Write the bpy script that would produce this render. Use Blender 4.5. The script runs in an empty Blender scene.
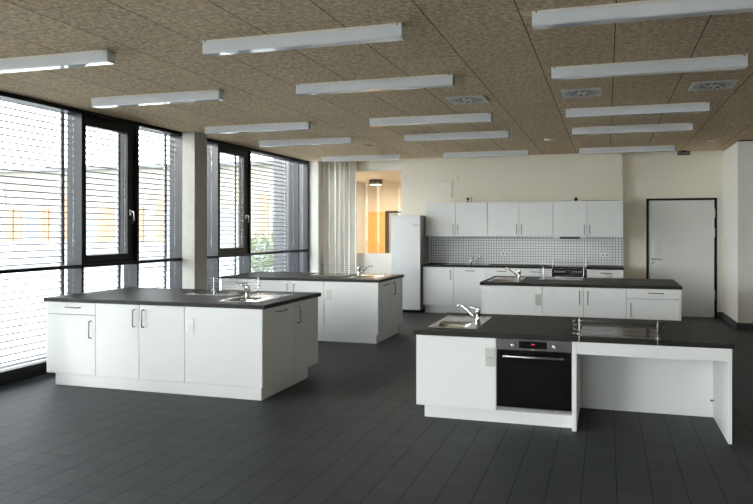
import bpy, bmesh, math, random
from mathutils import Vector, Matrix
random.seed(7)
scn = bpy.context.scene
COL = scn.collection
PI = math.pi

# ------------------------------------------------------------------ materials
def new_mat(name):
    m = bpy.data.materials.new(name); m.use_nodes = True
    nt = m.node_tree
    return m, nt, nt.nodes['Principled BSDF']

def simple(name, col, rough=.5, metal=0., spec=.5, coat=0., emit=None, estr=0.):
    m, nt, b = new_mat(name)
    b.inputs['Base Color'].default_value = (*col, 1)
    b.inputs['Roughness'].default_value = rough
    b.inputs['Metallic'].default_value = metal
    b.inputs['Specular IOR Level'].default_value = spec
    b.inputs['Coat Weight'].default_value = coat
    b.inputs['Coat Roughness'].default_value = .05
    if emit:
        b.inputs['Emission Color'].default_value = (*emit, 1)
        b.inputs['Emission Strength'].default_value = estr
    return m

class N:
    """tiny node helper"""
    def __init__(s, nt): s.nt = nt; s.l = nt.links
    def add(s, t, **k):
        n = s.nt.nodes.new(t)
        for a, v in k.items(): setattr(n, a, v)
        return n
    def math(s, op, a, b=None, c=None):
        n = s.add('ShaderNodeMath', operation=op)
        for i, x in enumerate((a, b, c)):
            if x is None: continue
            if hasattr(x, 'is_output') or hasattr(x, 'links'): s.l.new(x, n.inputs[i])
            else: n.inputs[i].default_value = x
        return n.outputs[0]
    def coords(s):
        g = s.add('ShaderNodeTexCoord'); x = s.add('ShaderNodeSeparateXYZ')
        s.l.new(g.outputs['Object'], x.inputs[0])
        return g.outputs['Object'], x.outputs[0], x.outputs[1], x.outputs[2]
    def noise(s, vec, scale, detail=3, rough=.5, vscale=None):
        if vscale:
            mp = s.add('ShaderNodeMapping'); s.l.new(vec, mp.inputs[0]); mp.inputs['Scale'].default_value = vscale; vec = mp.outputs[0]
        n = s.add('ShaderNodeTexNoise'); s.l.new(vec, n.inputs['Vector'])
        n.inputs['Scale'].default_value = scale; n.inputs['Detail'].default_value = detail; n.inputs['Roughness'].default_value = rough
        return n.outputs['Fac']
    def ramp(s, fac, stops):
        n = s.add('ShaderNodeValToRGB'); s.l.new(fac, n.inputs[0])
        e = n.color_ramp.elements
        e[0].position, e[0].color = stops[0][0], (*stops[0][1], 1)
        e[1].position, e[1].color = stops[1][0], (*stops[1][1], 1)
        for p, c in stops[2:]:
            k = e.new(p); k.color = (*c, 1)
        return n.outputs[0]
    def mix(s, fac, a, b, blend='MIX'):
        n = s.add('ShaderNodeMix', data_type='RGBA', blend_type=blend)
        for i, x in ((0, fac), (6, a), (7, b)):
            if hasattr(x, 'links'): s.l.new(x, n.inputs[i])
            elif i == 0: n.inputs[i].default_value = x
            else: n.inputs[i].default_value = (*x, 1)
        return n.outputs[2]
    def line(s, co, pitch, off, width):
        """1 on thin lines at off + k*pitch"""
        t = s.math('DIVIDE', s.math('SUBTRACT', co, off - pitch/2), pitch)
        f = s.math('ABSOLUTE', s.math('SUBTRACT', s.math('FRACT', t), .5))
        return s.math('LESS_THAN', f, width/2/pitch)
    def bump(s, h, strength, dist, bsdf):
        n = s.add('ShaderNodeBump'); n.inputs['Strength'].default_value = strength; n.inputs['Distance'].default_value = dist
        s.l.new(h, n.inputs['Height']); s.l.new(n.outputs[0], bsdf.inputs['Normal'])

def mat_floor():
    m, nt, b = new_mat('floor_tiles'); n = N(nt); v, x, y, z = n.coords()
    P = .2075
    ly = n.line(x, P, .057, .0042); lx = n.line(y, P, 3.235, .0030)
    cell = n.add('ShaderNodeCombineXYZ')
    nt.links.new(n.math('FLOOR', n.math('DIVIDE', n.math('SUBTRACT', x, .057), P)), cell.inputs[0])
    nt.links.new(n.math('FLOOR', n.math('DIVIDE', n.math('SUBTRACT', y, 3.235), P)), cell.inputs[1])
    wn = n.add('ShaderNodeTexWhiteNoise', noise_dimensions='2D'); nt.links.new(cell.outputs[0], wn.inputs['Vector'])
    tone = n.ramp(wn.outputs['Value'], [(0, (.048, .053, .060)), (1, (.068, .074, .082))])
    ns = n.noise(v, 16, 5, .65, (1, 3, 1))
    c = n.mix(.55, tone, n.ramp(ns, [(.3, (.046, .051, .058)), (.72, (.086, .093, .102))]))
    j = n.math('MAXIMUM', ly, n.math('MULTIPLY', lx, .75))
    c = n.mix(j, c, (.017, .017, .018))
    nt.links.new(c, b.inputs['Base Color'])
    r = n.math('ADD', n.math('MULTIPLY', ns, .18), .46)
    nt.links.new(n.math('ADD', r, n.math('MULTIPLY', j, .3)), b.inputs['Roughness'])
    b.inputs['Specular IOR Level'].default_value = .16
    h = n.math('SUBTRACT', n.math('MULTIPLY', ns, .25), j)
    n.bump(h, .25, .002, b)
    return m

def mat_ceiling():
    m, nt, b = new_mat('wood_wool_panels'); n = N(nt); v, x, y, z = n.coords()
    j1 = n.line(x, .6095, .055, .008); j2 = n.line(y, 1.14, 5.35, .005)
    ns = n.noise(v, 25, 6, .85); big = n.noise(v, 7, 3, .6)
    c = n.ramp(ns, [(.40, (.32, .225, .13)), (.60, (1.0, .80, .55))])
    c = n.mix(n.math('MULTIPLY', big, .3), c, (.68, .53, .355))
    cell = n.add('ShaderNodeCombineXYZ')
    nt.links.new(n.math('FLOOR', n.math('DIVIDE', n.math('SUBTRACT', x, .055), .6095)), cell.inputs[0])
    nt.links.new(n.math('FLOOR', n.math('DIVIDE', n.math('SUBTRACT', y, 5.35), 1.14)), cell.inputs[1])
    wn = n.add('ShaderNodeTexWhiteNoise', noise_dimensions='2D'); nt.links.new(cell.outputs[0], wn.inputs['Vector'])
    c = n.mix(.28, c, n.ramp(wn.outputs['Value'], [(0, (.56, .43, .28)), (1, (.80, .64, .44))]))
    j = n.math('MAXIMUM', n.math('MULTIPLY', j1, .9), n.math('MULTIPLY', j2, .5))
    c = n.mix(j, c, (.03, .025, .02))
    nt.links.new(c, b.inputs['Base Color']); b.inputs['Roughness'].default_value = .95
    b.inputs['Specular IOR Level'].default_value = .1
    n.bump(ns, .5, .004, b)
    return m

def mat_worktop():
    m, nt, b = new_mat('dark_worktop'); n = N(nt); v, x, y, z = n.coords()
    ns = n.noise(v, 14, 5, .6, (.6, 6, 6))
    nt.links.new(n.ramp(ns, [(.3, (.011, .010, .009)), (.7, (.026, .023, .021))]), b.inputs['Base Color'])
    b.inputs['Roughness'].default_value = .46; b.inputs['Specular IOR Level'].default_value = .2
    n.bump(ns, .12, .001, b)
    return m

def mat_mosaic():
    m, nt, b = new_mat('mosaic_tiles'); n = N(nt); v, x, y, z = n.coords()
    j = n.math('MAXIMUM', n.line(x, .0505, 0, .0075), n.line(z, .0505, .93, .0075))
    c = n.mix(j, (.74, .77, .80), (.10, .105, .115))
    nt.links.new(c, b.inputs['Base Color'])
    nt.links.new(n.math('ADD', n.math('MULTIPLY', j, .5), .2), b.inputs['Roughness'])
    n.bump(n.math('SUBTRACT', 1, j), .3, .001, b)
    return m

def mat_plaster(name, col, sc=40):
    m, nt, b = new_mat(name); n = N(nt); v, x, y, z = n.coords()
    ns = n.noise(v, sc, 4, .6)
    c2 = tuple(c*.95 for c in col)
    nt.links.new(n.ramp(ns, [(.3, c2), (.7, col)]), b.inputs['Base Color'])
    b.inputs['Roughness'].default_value = .85; b.inputs['Specular IOR Level'].default_value = .25
    n.bump(ns, .12, .001, b)
    return m

def mat_concrete():
    m, nt, b = new_mat('fair_faced_concrete'); n = N(nt); v, x, y, z = n.coords()
    ns = n.noise(v, 9, 6, .65); n2 = n.noise(v, 90, 2, .5)
    c = n.mix(.3, n.ramp(ns, [(.3, (.44, .43, .395)), (.7, (.57, .56, .52))]), n.ramp(n2, [(.35, (.38, .37, .34)), (.6, (.56, .55, .51))]))
    nt.links.new(c, b.inputs['Base Color']); b.inputs['Roughness'].default_value = .8
    n.bump(n2, .2, .002, b)
    return m

def mat_wood(name, c1, c2, rough=.45):
    m, nt, b = new_mat(name); n = N(nt); v, x, y, z = n.coords()
    ns = n.noise(v, 5, 5, .6, (9, 9, .7))
    nt.links.new(n.ramp(ns, [(.3, c1), (.7, c2)]), b.inputs['Base Color'])
    b.inputs['Roughness'].default_value = rough
    return m

def mat_glass(name, tint=(.93, .95, .95), refl=1.45):
    m = bpy.data.materials.new(name); m.use_nodes = True; nt = m.node_tree; nt.nodes.clear(); n = N(nt)
    out = n.add('ShaderNodeOutputMaterial'); mx = n.add('ShaderNodeMixShader')
    tr = n.add('ShaderNodeBsdfTransparent'); tr.inputs[0].default_value = (*tint, 1)
    gl = n.add('ShaderNodeBsdfGlossy'); gl.inputs['Roughness'].default_value = 0.0
    fr = n.add('ShaderNodeLayerWeight'); fr.inputs[0].default_value = .5
    fac = n.math('ADD', n.math('MULTIPLY', n.math('POWER', fr.outputs['Facing'], 5.0), .94), .04)
    nt.links.new(fac, mx.inputs[0]); nt.links.new(tr.outputs[0], mx.inputs[1]); nt.links.new(gl.outputs[0], mx.inputs[2])
    nt.links.new(mx.outputs[0], out.inputs[0])
    return m

def mat_steel_brushed(name, col=(.62, .62, .60), rough=.28):
    m, nt, b = new_mat(name); n = N(nt); v, x, y, z = n.coords()
    ns = n.noise(v, 60, 3, .6, (1, 12, 12))
    b.inputs['Base Color'].default_value = (*col, 1); b.inputs['Metallic'].default_value = 1
    nt.links.new(n.math('ADD', n.math('MULTIPLY', ns, .14), rough-.07), b.inputs['Roughness'])
    return m

def mat_paving():
    m, nt, b = new_mat('courtyard_paving'); n = N(nt); v, x, y, z = n.coords()
    ns = n.noise(v, 3, 5, .6)
    j = n.math('MAXIMUM', n.line(x, .8, 0, .02), n.line(y, .8, 0, .02))
    c = n.mix(j, n.ramp(ns, [(.3, (.62, .61, .58)), (.7, (.72, .71, .68))]), (.25, .25, .25))
    nt.links.new(c, b.inputs['Base Color']); b.inputs['Roughness'].default_value = .9
    return m

def mat_opal():
    m, nt, b = new_mat('opal_acrylic'); n = N(nt); v, x, y, z = n.coords()
    ns = n.noise(v, 3, 2, .5)
    nt.links.new(n.ramp(ns, [(.3, (.70, .72, .75)), (.7, (.76, .78, .80))]), b.inputs['Base Color'])
    b.inputs['Roughness'].default_value = .10; b.inputs['IOR'].default_value = 1.5
    b.inputs['Coat Weight'].default_value = .6; b.inputs['Coat Roughness'].default_value = .05
    return m

def mat_fabric():
    m, nt, b = new_mat('curtain_fabric'); n = N(nt); v, x, y, z = n.coords()
    ns = n.noise(v, 220, 2, .5)
    nt.links.new(n.ramp(ns, [(.3, (.70, .68, .64)), (.7, (.82, .80, .76))]), b.inputs['Base Color'])
    b.inputs['Roughness'].default_value = .9; b.inputs['Sheen Weight'].default_value = .3
    return m

M = dict(
    floor=mat_floor(), ceiling=mat_ceiling(), worktop=mat_worktop(), mosaic=mat_mosaic(),
    wall=mat_plaster('cream_plaster', (.84, .80, .69)), wallw=mat_plaster('white_plaster', (.83, .81, .75)),
    concrete=mat_concrete(), white=simple('white_laminate', (.80, .82, .82), .38), carcass=simple('gap_shade_carcass', (.42, .43, .43), .5),  # carcass grey stands in for shade in the gaps between white fronts
    chrome=simple('chrome', (.78, .78, .78), .08, 1), steel=mat_steel_brushed('brushed_steel'), nickel=simple('satin_nickel', (.20, .20, .195), .3, 1),
    wire=simple('guard_wire', (.42, .42, .41), .25, 1), sinksteel=mat_steel_brushed('sink_steel', (.66, .66, .64), .17), plate=mat_steel_brushed('steel_shell', (.42, .42, .39), .42),
    alu=simple('black_window_frame', (.007, .007, .008), .40, spec=.22), mull=simple('dark_grey_mullion', (.022, .026, .034), .26, .0, .22, .0),
    glass=mat_glass('window_glass'), bglass=simple('black_glass', (.006, .006, .007), .08, spec=.3), ovenglass=simple('black_oven_glass', (.004, .004, .005), .13, spec=.25),
    darksteel=mat_steel_brushed('dark_oven_steel', (.095, .095, .092), .42), slat=simple('aluminium_slats', (.13, .135, .14), .55, .0),
    rail=simple('navy_guide_rail', (.03, .035, .05), .35), cord=simple('blind_cord', (.16, .16, .17), .7), pin=simple('light_pin', (.8, .8, .8), .4),
    opal=mat_opal(), tray=simple('lamp_tray', (.74, .71, .64), .4), black=simple('black_plastic', (.01, .01, .01), .4),
    door=simple('door_laminate', (.70, .72, .69), .5), fabric=mat_fabric(), woodwall=mat_wood('maple_veneer', (.74, .61, .45), (.82, .70, .54)),
    sidewood=mat_wood('side_wall_veneer', (.42, .36, .27), (.48, .42, .32), .6), grass=mat_plaster('lawn', (.06, .09, .03), 3),
    orange=mat_wood('orange_pine_leaf', (.74, .40, .10), (.84, .50, .16), .4), dframe=simple('dark_door_frame', (.06, .045, .035), .4),
    base=simple('grey_skirting_tile', (.075, .078, .082), .45), fridge=simple('fridge_white', (.80, .82, .84), .22), fseal=simple('fridge_side', (.42, .42, .40), .4),
    vent=simple('vent_white', (.72, .71, .66), .4), dark=simple('vent_dark', (.01, .01, .01), .6), ventgrey=simple('vent_vane_grey', (.30, .31, .31), .4),
    plastic=simple('white_plastic', (.78, .78, .76), .35), red=simple('red_digits', (.0, 0, 0), .5, emit=(1, .02, .05), estr=1.3),
    mark=simple('pale_print', (.55, .55, .53), .5), greymark=simple('grey_print', (.12, .12, .13), .5), zone=simple('zone_print', (.12, .12, .12), .3),
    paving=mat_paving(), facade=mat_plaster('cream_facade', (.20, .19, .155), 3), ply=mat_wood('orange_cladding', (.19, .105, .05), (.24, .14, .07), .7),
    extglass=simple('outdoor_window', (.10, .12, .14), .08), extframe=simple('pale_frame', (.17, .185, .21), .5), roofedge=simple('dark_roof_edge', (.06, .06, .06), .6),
    leaf=simple('shrub_leaves', (.07, .095, .045), .7), bark=simple('bark', (.10, .07, .05), .8),
    lampmetal=simple('bronze_lamp_drum', (.10, .09, .07), .35, .8), warmlamp=simple('warm_diffuser', (.9, .8, .6), .4, emit=(1, .85, .6), estr=3.0),
    signblue=simple('dark_sign', (.012, .014, .03), .3), knob=simple('pale_knob', (.62, .62, .60), .25, .9),
)

# ------------------------------------------------------------------ mesh builder
class MB:
    def __init__(s): s.v = []; s.f = []; s.mi = []; s.sm = []
    def _q(s, f, mi=0, sm=False): s.f.append(f); s.mi.append(mi); s.sm.append(sm)
    def box(s, x0, x1, y0, y1, z0, z1, bev=0., mi=0):
        if x0 > x1: x0, x1 = x1, x0
        if y0 > y1: y0, y1 = y1, y0
        if z0 > z1: z0, z1 = z1, z0
        if bev <= 0:
            b = len(s.v)
            s.v += [(x, y, z) for z in (z0, z1) for y in (y0, y1) for x in (x0, x1)]
            for q in ((0, 2, 3, 1), (4, 5, 7, 6), (0, 1, 5, 4), (2, 6, 7, 3), (0, 4, 6, 2), (1, 3, 7, 5)):
                s._q(tuple(b+i for i in q), mi)
            return s
        bm = bmesh.new(); bmesh.ops.create_cube(bm, size=1)
        for v in bm.verts: v.co = Vector(((x0+x1)/2+v.co.x*(x1-x0), (y0+y1)/2+v.co.y*(y1-y0), (z0+z1)/2+v.co.z*(z1-z0)))
        bmesh.ops.bevel(bm, geom=list(bm.edges), offset=bev, segments=2, profile=.5, affect='EDGES')
        s.bm(bm, mi); return s
    def bm(s, bm, mi=0, sm=False):
        b = len(s.v); bm.verts.index_update()
        s.v += [tuple(v.co) for v in bm.verts]
        for f in bm.faces: s._q(tuple(b+v.index for v in f.verts), mi, sm)
        bm.free()
    def tube(s, pts, r, n=10, mi=0, caps=True):
        pts = [Vector(p) for p in pts]; rr = r if isinstance(r, (list, tuple)) else [r]*len(pts)
        b = len(s.v); up = None
        for i, p in enumerate(pts):
            if i == 0: t = pts[1]-p
            elif i == len(pts)-1: t = p-pts[i-1]
            else: t = (pts[i+1]-p).normalized()+(p-pts[i-1]).normalized()
            t.normalize()
            if up is None:
                a = Vector((0, 0, 1)) if abs(t.z) < .9 else Vector((1, 0, 0)); up = (a-t*a.dot(t)).normalized()
            else: up = (up-t*up.dot(t)).normalized()
            w = t.cross(up)
            for k in range(n):
                a = 2*PI*k/n; s.v.append(tuple(p+(up*math.cos(a)+w*math.sin(a))*rr[i]))
        for i in range(len(pts)-1):
            for k in range(n):
                k2 = (k+1) % n; s._q((b+i*n+k, b+(i+1)*n+k, b+(i+1)*n+k2, b+i*n+k2), mi, True)
        if caps:
            s._q(tuple(b+k for k in range(n)), mi); e = b+(len(pts)-1)*n; s._q(tuple(e+k for k in reversed(range(n))), mi)
        return s
    def lathe(s, prof, c=(0, 0, 0), n=20, axis='Z', mi=0):
        """prof: list of (radius, height) along axis"""
        b = len(s.v)
        for r, h in prof:
            for k in range(n):
                a = 2*PI*k/n; p, q = r*math.cos(a), r*math.sin(a)
                d = {'Z': (p, q, h), 'Y': (p, h, -q), 'X': (h, p, q)}[axis]
                s.v.append((c[0]+d[0], c[1]+d[1], c[2]+d[2]))
        for i in range(len(prof)-1):
            for k in range(n):
                k2 = (k+1) % n; s._q((b+i*n+k, b+i*n+k2, b+(i+1)*n+k2, b+(i+1)*n+k), mi, True)
        s._q(tuple(b+k for k in reversed(range(n))), mi); e = b+(len(prof)-1)*n; s._q(tuple(e+k for k in range(n)), mi)
        return s
    def grid(s, nx, ny, fn, mi=0, sm=True):
        b = len(s.v)
        for j in range(ny):
            for i in range(nx): s.v.append(fn(i, j))
        for j in range(ny-1):
            for i in range(nx-1): s._q((b+j*nx+i, b+j*nx+i+1, b+(j+1)*nx+i+1, b+(j+1)*nx+i), mi, sm)
        return s
    def quad(s, a, b_, c, d, mi=0):
        b = len(s.v); s.v += [a, b_, c, d]; s._q((b, b+1, b+2, b+3), mi); return s
    def build(s, name, mats, parent=None, loc=None, label=None):
        me = bpy.data.meshes.new(name); me.from_pydata(s.v, [], s.f)
        if not isinstance(mats, (list, tuple)): mats = [mats]
        for m in mats: me.materials.append(m)
        me.polygons.foreach_set('material_index', s.mi); me.polygons.foreach_set('use_smooth', s.sm)
        me.update()
        o = bpy.data.objects.new(name, me); COL.objects.link(o)
        if parent: o.parent = parent
        if loc: o.location = loc
        if label: o['label'] = label
        return o

def thing(name, label, cat, loc=(0, 0, 0), rz=0, group=None):
    o = bpy.data.objects.new(name, None); COL.objects.link(o); o.empty_display_size = .1
    o.location = loc; o.rotation_euler = (0, 0, rz); o['label'] = label; o['category'] = cat
    if group: o['group'] = group
    return o
def tag(o, label, cat, group=None):
    o['label'] = label; o['category'] = cat
    if group: o['group'] = group
    return o
def struct(name, mb, m, label=None, parent=None):
    o = mb.build(name, m, parent)
    if not parent: o['kind'] = 'structure'
    if label: o['label'] = label
    return o
def sempty(name, label=None, loc=(0, 0, 0)):
    o = bpy.data.objects.new(name, None); COL.objects.link(o); o.location = loc; o['kind'] = 'structure'
    if label: o['label'] = label
    return o
def dup(root, loc, rz, label, group=None):
    r = root.copy(); COL.objects.link(r); r.location = loc; r.rotation_euler = (0, 0, rz); r['label'] = label
    if group: r['group'] = group
    for ch in list(root.children):
        c = ch.copy(); COL.objects.link(c); c.parent = r
        for g in list(ch.children):
            d = g.copy(); COL.objects.link(d); d.parent = c
    return r
def text(name, s, size, mat, parent, loc, rot=(PI/2, 0, 0), ext=.0004):
    cu = bpy.data.curves.new(name, 'FONT'); cu.body = s; cu.size = size; cu.align_x = 'CENTER'; cu.align_y = 'CENTER'; cu.extrude = ext
    cu.materials.append(mat)
    t = bpy.data.objects.new(name, cu); COL.objects.link(t); bpy.context.view_layer.update()
    me = bpy.data.meshes.new_from_object(t.evaluated_get(bpy.context.evaluated_depsgraph_get()))
    bpy.data.objects.remove(t); o = bpy.data.objects.new(name, me); COL.objects.link(o); o.parent = parent; o.location = loc; o.rotation_euler = rot
    return o

# ------------------------------------------------------------------ dimensions
WX = -6.0          # interior plane of window wall
ZC = 3.034         # ceiling
YB = 13.08         # recessed back wall (door, inner window)
YK = 12.90         # kitchen wall face
XR, YN = 7.0, -11.0  # unseen right wall, unseen wall behind camera

# ------------------------------------------------------------------ shell
struct('floor', MB().box(-6.26, XR+.2, YN-.3, 20.2, -.25, 0), M['floor'], 'dark grey tiled floor')
struct('ceiling', MB().box(-6.24, XR+.2, YN-.3, YB+.4, ZC, ZC+.35), M['ceiling'], 'brown wood-wool panel ceiling with dark joints')
struct('wall_right', MB().box(XR, XR+.2, YN, YB+.2, 0, ZC), M['sidewood'])
w = MB(); w.box(-6.2, XR, YN-.25, YN, 0, .35); w.box(-6.2, XR, YN-.25, YN, 2.9, ZC)
for a, b in ((-6.2, -5.4), (-.2, XR)): w.box(a, b, YN-.25, YN, .35, 2.9)
struct('wall_front', w, M['wall'], 'wall behind the viewpoint')
for i, (a, b) in enumerate(((-5.4, -.2),)):  # added window out of view, lifts the ambient light
    r = sempty('window_%d' % (9+i), 'unseen window added behind the viewpoint to brighten the room')
    f = MB(); f.box(a, b, YN-.2, YN-.1, .35, .42); f.box(a, b, YN-.2, YN-.1, 2.83, 2.9)
    for q in range(4):
        xx = a+(b-a-.06)*q/3; f.box(xx, xx+.06, YN-.2, YN-.1, .42, 2.83)
    f.build('window_frame', M['alu'], r)
    MB().box(a, b, YN-.155, YN-.15, .42, 2.83).build('pane', M['glass'], r)

# kitchen wall block (stands forward) and recessed wall with inner window and door
struct('wall_kitchen', MB().box(-4.02, .285, YK, YB+.12, 0, ZC), M['wall'], 'cream wall behind the kitchen row')
w = MB(); OX0, OX1, OZ0, OZ1 = -5.78, -4.08, 1.093, 2.838
w.box(-6.2, OX0, YB, YB+.15, 0, ZC); w.box(OX0, -4.02, YB, YB+.15, 0, OZ0); w.box(OX0, -4.02, YB, YB+.15, OZ1, ZC); w.box(OX1, -4.02, YB, YB+.15, OZ0, OZ1)
struct('wall_back', w, M['wallw'], 'white wall with the inner window')
DX0, DX1, DZ = .702, 1.911, 2.176
w = MB(); w.box(.285, DX0, YB, YB+.15, 0, ZC); w.box(DX1, 2.006, YB, YB+.15, 0, ZC); w.box(DX0, DX1, YB, YB+.15, DZ, ZC); w.box(DX0, DX1, YB+.1, YB+.15, 0, DZ)
struct('wall_door', w, M['wall'], 'cream wall around the white door')
struct('wall_pier', MB().box(2.006, XR, 11.64, YB+.15, 0, ZC-.024), M['wallw'], 'projecting wall corner right of the door')
struct('wall_corner', MB().box(-6.2, -5.79, 12.76, YB, 0, ZC), M['wallw'], 'white wall end between the windows and the curtain')
struct('trim_41', MB().box(2.03, XR, 11.664, YB+.3, ZC-.0235, ZC-.0005), M['black'], 'black strip filling the shadow gap above the wall corner')  # black filler stands in for the gap's shade and stops light leaking through
# skirting
b = MB()
b.box(DX1+.003, 2.0, YB-.014, YB, 0, .112)
struct('baseboard_back', b, M['base'])
b = MB(); b.box(.29, DX0-.003, YB-.014, YB, 0, .112); struct('baseboard_door', b, M['base'])
b = MB(); b.box(1.992, 2.006, 11.626, YB-.014, 0, .112); b.box(1.992, XR, 11.626, 11.64, 0, .112)
struct('baseboard_right', b, M['base'], 'dark grey skirting around the wall corner')
# mosaic splashback
struct('trim_1', MB().box(-3.43, .283, YK-.008, YK, .928, 1.47), M['mosaic'], 'white mosaic tile splashback with grey joints')
# concrete column
struct('column', MB().box(-5.996, -5.783, 8.43, 8.745, 0, ZC, .006), M['concrete'], 'square concrete column in front of the windows')

# ------------------------------------------------------------------ inner window (glazed opening to the room behind)
r = sempty('window_8', 'interior window into the wood-panelled room')
f = MB(); t = .012
f.box(OX0, OX1, YB+.05, YB+.11, OZ0, OZ0+t); f.box(OX0, OX1, YB+.05, YB+.11, OZ1-t, OZ1)
f.box(OX0, OX0+t, YB+.05, YB+.11, OZ0+t, OZ1-t); f.box(OX1-t, OX1, YB+.05, YB+.11, OZ0+t, OZ1-t)
f.build('window_frame', M['tray'], r)
MB().box(OX0+t, OX1-t, YB+.077, YB+.083, OZ0+t, OZ1-t).build('pane', M['glass'], r)
# room behind
BY = 17.0
struct('floor_annex', MB().box(-6.34, -2.6, YB+.15, BY+2.4, 0, .01), M['base'])
struct('ceiling_annex', MB().box(-6.34, -2.6, YB+.15, BY+2.4, 2.86, 3.03), M['woodwall'])
w = MB(); w.box(-6.34, -5.70, BY, BY+.12, .01, 2.86); w.box(-5.70, -4.74, BY, BY+.12, 2.075, 2.86); w.box(-4.74, -2.6, BY, BY+.12, .01, 2.86)
for i in range(9):  # vertical panel joints
    w.box(-6.3+i*.41, -6.296+i*.41, BY-.003, BY, 2.2, 2.86)
struct('wall_annex_back', w, M['woodwall'], 'pale wood panelled wall of the room behind')
struct('wall_annex_left', MB().box(-6.44, -6.34, YB+.15, BY+2.4, 0, 3.2), M['wallw'])
struct('wall_annex_right', MB().box(-2.6, -2.5, YB+.15, BY+2.4, 0, 3.2), M['wallw'])
struct('wall_annex_far', MB().box(-6.34, -2.6, BY+2.4, BY+2.5, 0, 3.2), M['wallw'])
d = sempty('door_2', 'open orange wooden door seen through the inner window')
MB().box(-6.22, -5.735, BY-.05, BY-.008, .015, 2.07, .004).build('door_leaf', M['orange'], d)
f = MB(); f.box(-5.735, -5.68, BY-.03, BY+.13, .01, 2.075); f.box(-4.76, -4.70, BY-.03, BY+.13, .01, 2.075); f.box(-5.735, -4.70, BY-.03, BY+.13, 2.04, 2.10)
f.build('door_frame', M['dframe'], d)
lt = thing('ceiling_lamp', 'round bronze drum lamp on the ceiling of the room behind the inner window', 'lamp', (-5.63, 15.9, 2.86))
MB().lathe([(.02, -.001), (.17, -.001), (.17, -.12), (.155, -.125)]).build('drum', M['lampmetal'], lt)
MB().lathe([(.15, -.126), (.15, -.132), (.02, -.135)]).build('diffuser', M['warmlamp'], lt)
for i, (x, y, e) in enumerate(((-5.0, 14.9, 38), (-5.9, 15.0, 28), (-4.0, 15.6, 20), (-5.2, 18.2, 24))):  # added fill lights without fixtures, to brighten the room behind
    L = bpy.data.lights.new('annex_fill_light', 'AREA'); L.energy = e; L.size = .7; L.color = (1, .88, .74)
    o = bpy.data.objects.new('annex_fill_light', L); COL.objects.link(o); o.location = (x, y, 2.80)

# ------------------------------------------------------------------ door with black frame
d = sempty('door_1', 'white door in a black frame')
MB().box(.745, 1.866, YB-.012, YB+.03, .008, 2.138, .002).build('door_leaf', M['door'], d)
f = MB(); f.box(DX0, .742, YB-.03, YB+.06, 0, DZ); f.box(1.869, DX1, YB-.03, YB+.06, 0, DZ); f.box(.742, 1.869, YB-.03, YB+.06, 2.141, DZ)
f.build('door_frame', M['alu'], d)
h = MB(); h.lathe([(.026, 0), (.026, -.01), (.012, -.011), (.011, -.05)], (.815, YB-.012, 1.057), 16, 'Y')
h.tube([(.815, YB-.058, 1.057), (.85, YB-.062, 1.057), (.975, YB-.062, 1.055)], [.011, .011, .009])
h.build('door_handle', M['steel'], d)
h = MB(); h.lathe([(.024, 0), (.024, -.01), (.004, -.011)], (.815, YB-.012, .982), 16, 'Y'); h.build('lock_plate', M['steel'], d)
for z0 in (1.81, 1.465, .343):
    MB().box(1.860, 1.878, YB-.044, YB-.031, z0, z0+.165, .003).build('hinge', M['steel'], d)
s = thing('light_switch', 'white light switch on the cream wall left of the door', 'switch', (.565, YB, 1.07))
MB().box(-.04, .04, -.01, -.0005, -.04, .04, .002).build('frame', M['plastic'], s); MB().box(-.028, .028, -.015, -.0105, -.028, .028, .002).build('rocker', M['plastic'], s)
s = thing('wall_sign', 'small dark sign board hanging at the ceiling above the door', 'sign', (1.335, 12.9, ZC-.052))
MB().box(-.105, .105, -.02, .02, -.032, .036, .002).build('board', M['signblue'], s)
m_ = MB()
for i in range(5): m_.box(-.085+i*.036, -.068+i*.036, -.0222, -.0205, -.008, .010)
m_.build('symbols', M['mark'], s)
MB().box(-.05, .05, -.008, .008, .0365, .0515).build('bracket', M['black'], s)

# ------------------------------------------------------------------ window wall
mull = [-10.9, -9.05, -7.12, -5.18, -3.24, -1.30, -.33, .64, 1.61, 2.58, 4.52, 6.49, 7.46, 8.43, 9.37, 10.36, 12.27]
kinds = ['fix', 'fix', 'fix', 'fix', 'fix', 'fix', 'sash', 'fix', 'fix', 'fix', 'fix', 'sash', 'fix', 'fix', 'sash', 'fix']
GX = -6.12
t1, t2 = 1.148, 1.188   # transom
f = MB(); f.box(-6.21, WX, YN, 12.76, 0, .134); struct('trim_2', f, M['alu'], 'black sill bar along the foot of the windows')
f = MB(); f.box(-6.21, WX, YN, 12.76, 2.985, ZC); struct('trim_3', f, M['alu'], 'black head bar along the top of the windows')
f = MB(); f.box(-6.21, WX-.001, YN, 12.76, t1, t2); struct('trim_4', f, M['alu'], 'black transom bar across the windows')
wn_labels = {10: 'wide fixed window at the left edge of the photo', 11: 'window with an opening sash, left of the column', 12: 'narrow fixed window left of the column',
             13: 'narrow window behind the column', 14: 'window with an opening sash, right of the column', 15: 'wide fixed window at the far end'}
mi = 0
for y in mull:
    q = MB(); q.box(-6.21, WX+.0005, y, y+.036, .134, t1); q.box(-6.21, WX+.0005, y, y+.036, t2, 2.985)
    o = q.build('trim_%d' % (5+mi), [M['mull']]); o['kind'] = 'structure'; o['label'] = 'dark grey window mullion'
    q = MB(); q.box(WX+.0008, WX+.004, y-.001, y+.037, .134, 2.985); q.build('cover_cap', M['alu'], o)
    mi += 1
q = MB(); q.box(-6.16, WX, 12.71, 12.755, .134, t1); q.box(-6.16, WX, 12.71, 12.755, t2, 2.985)
struct('trim_%d' % (5+mi), q, M['mull'], 'dark grey end jamb of the windows beside the white wall')

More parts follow.
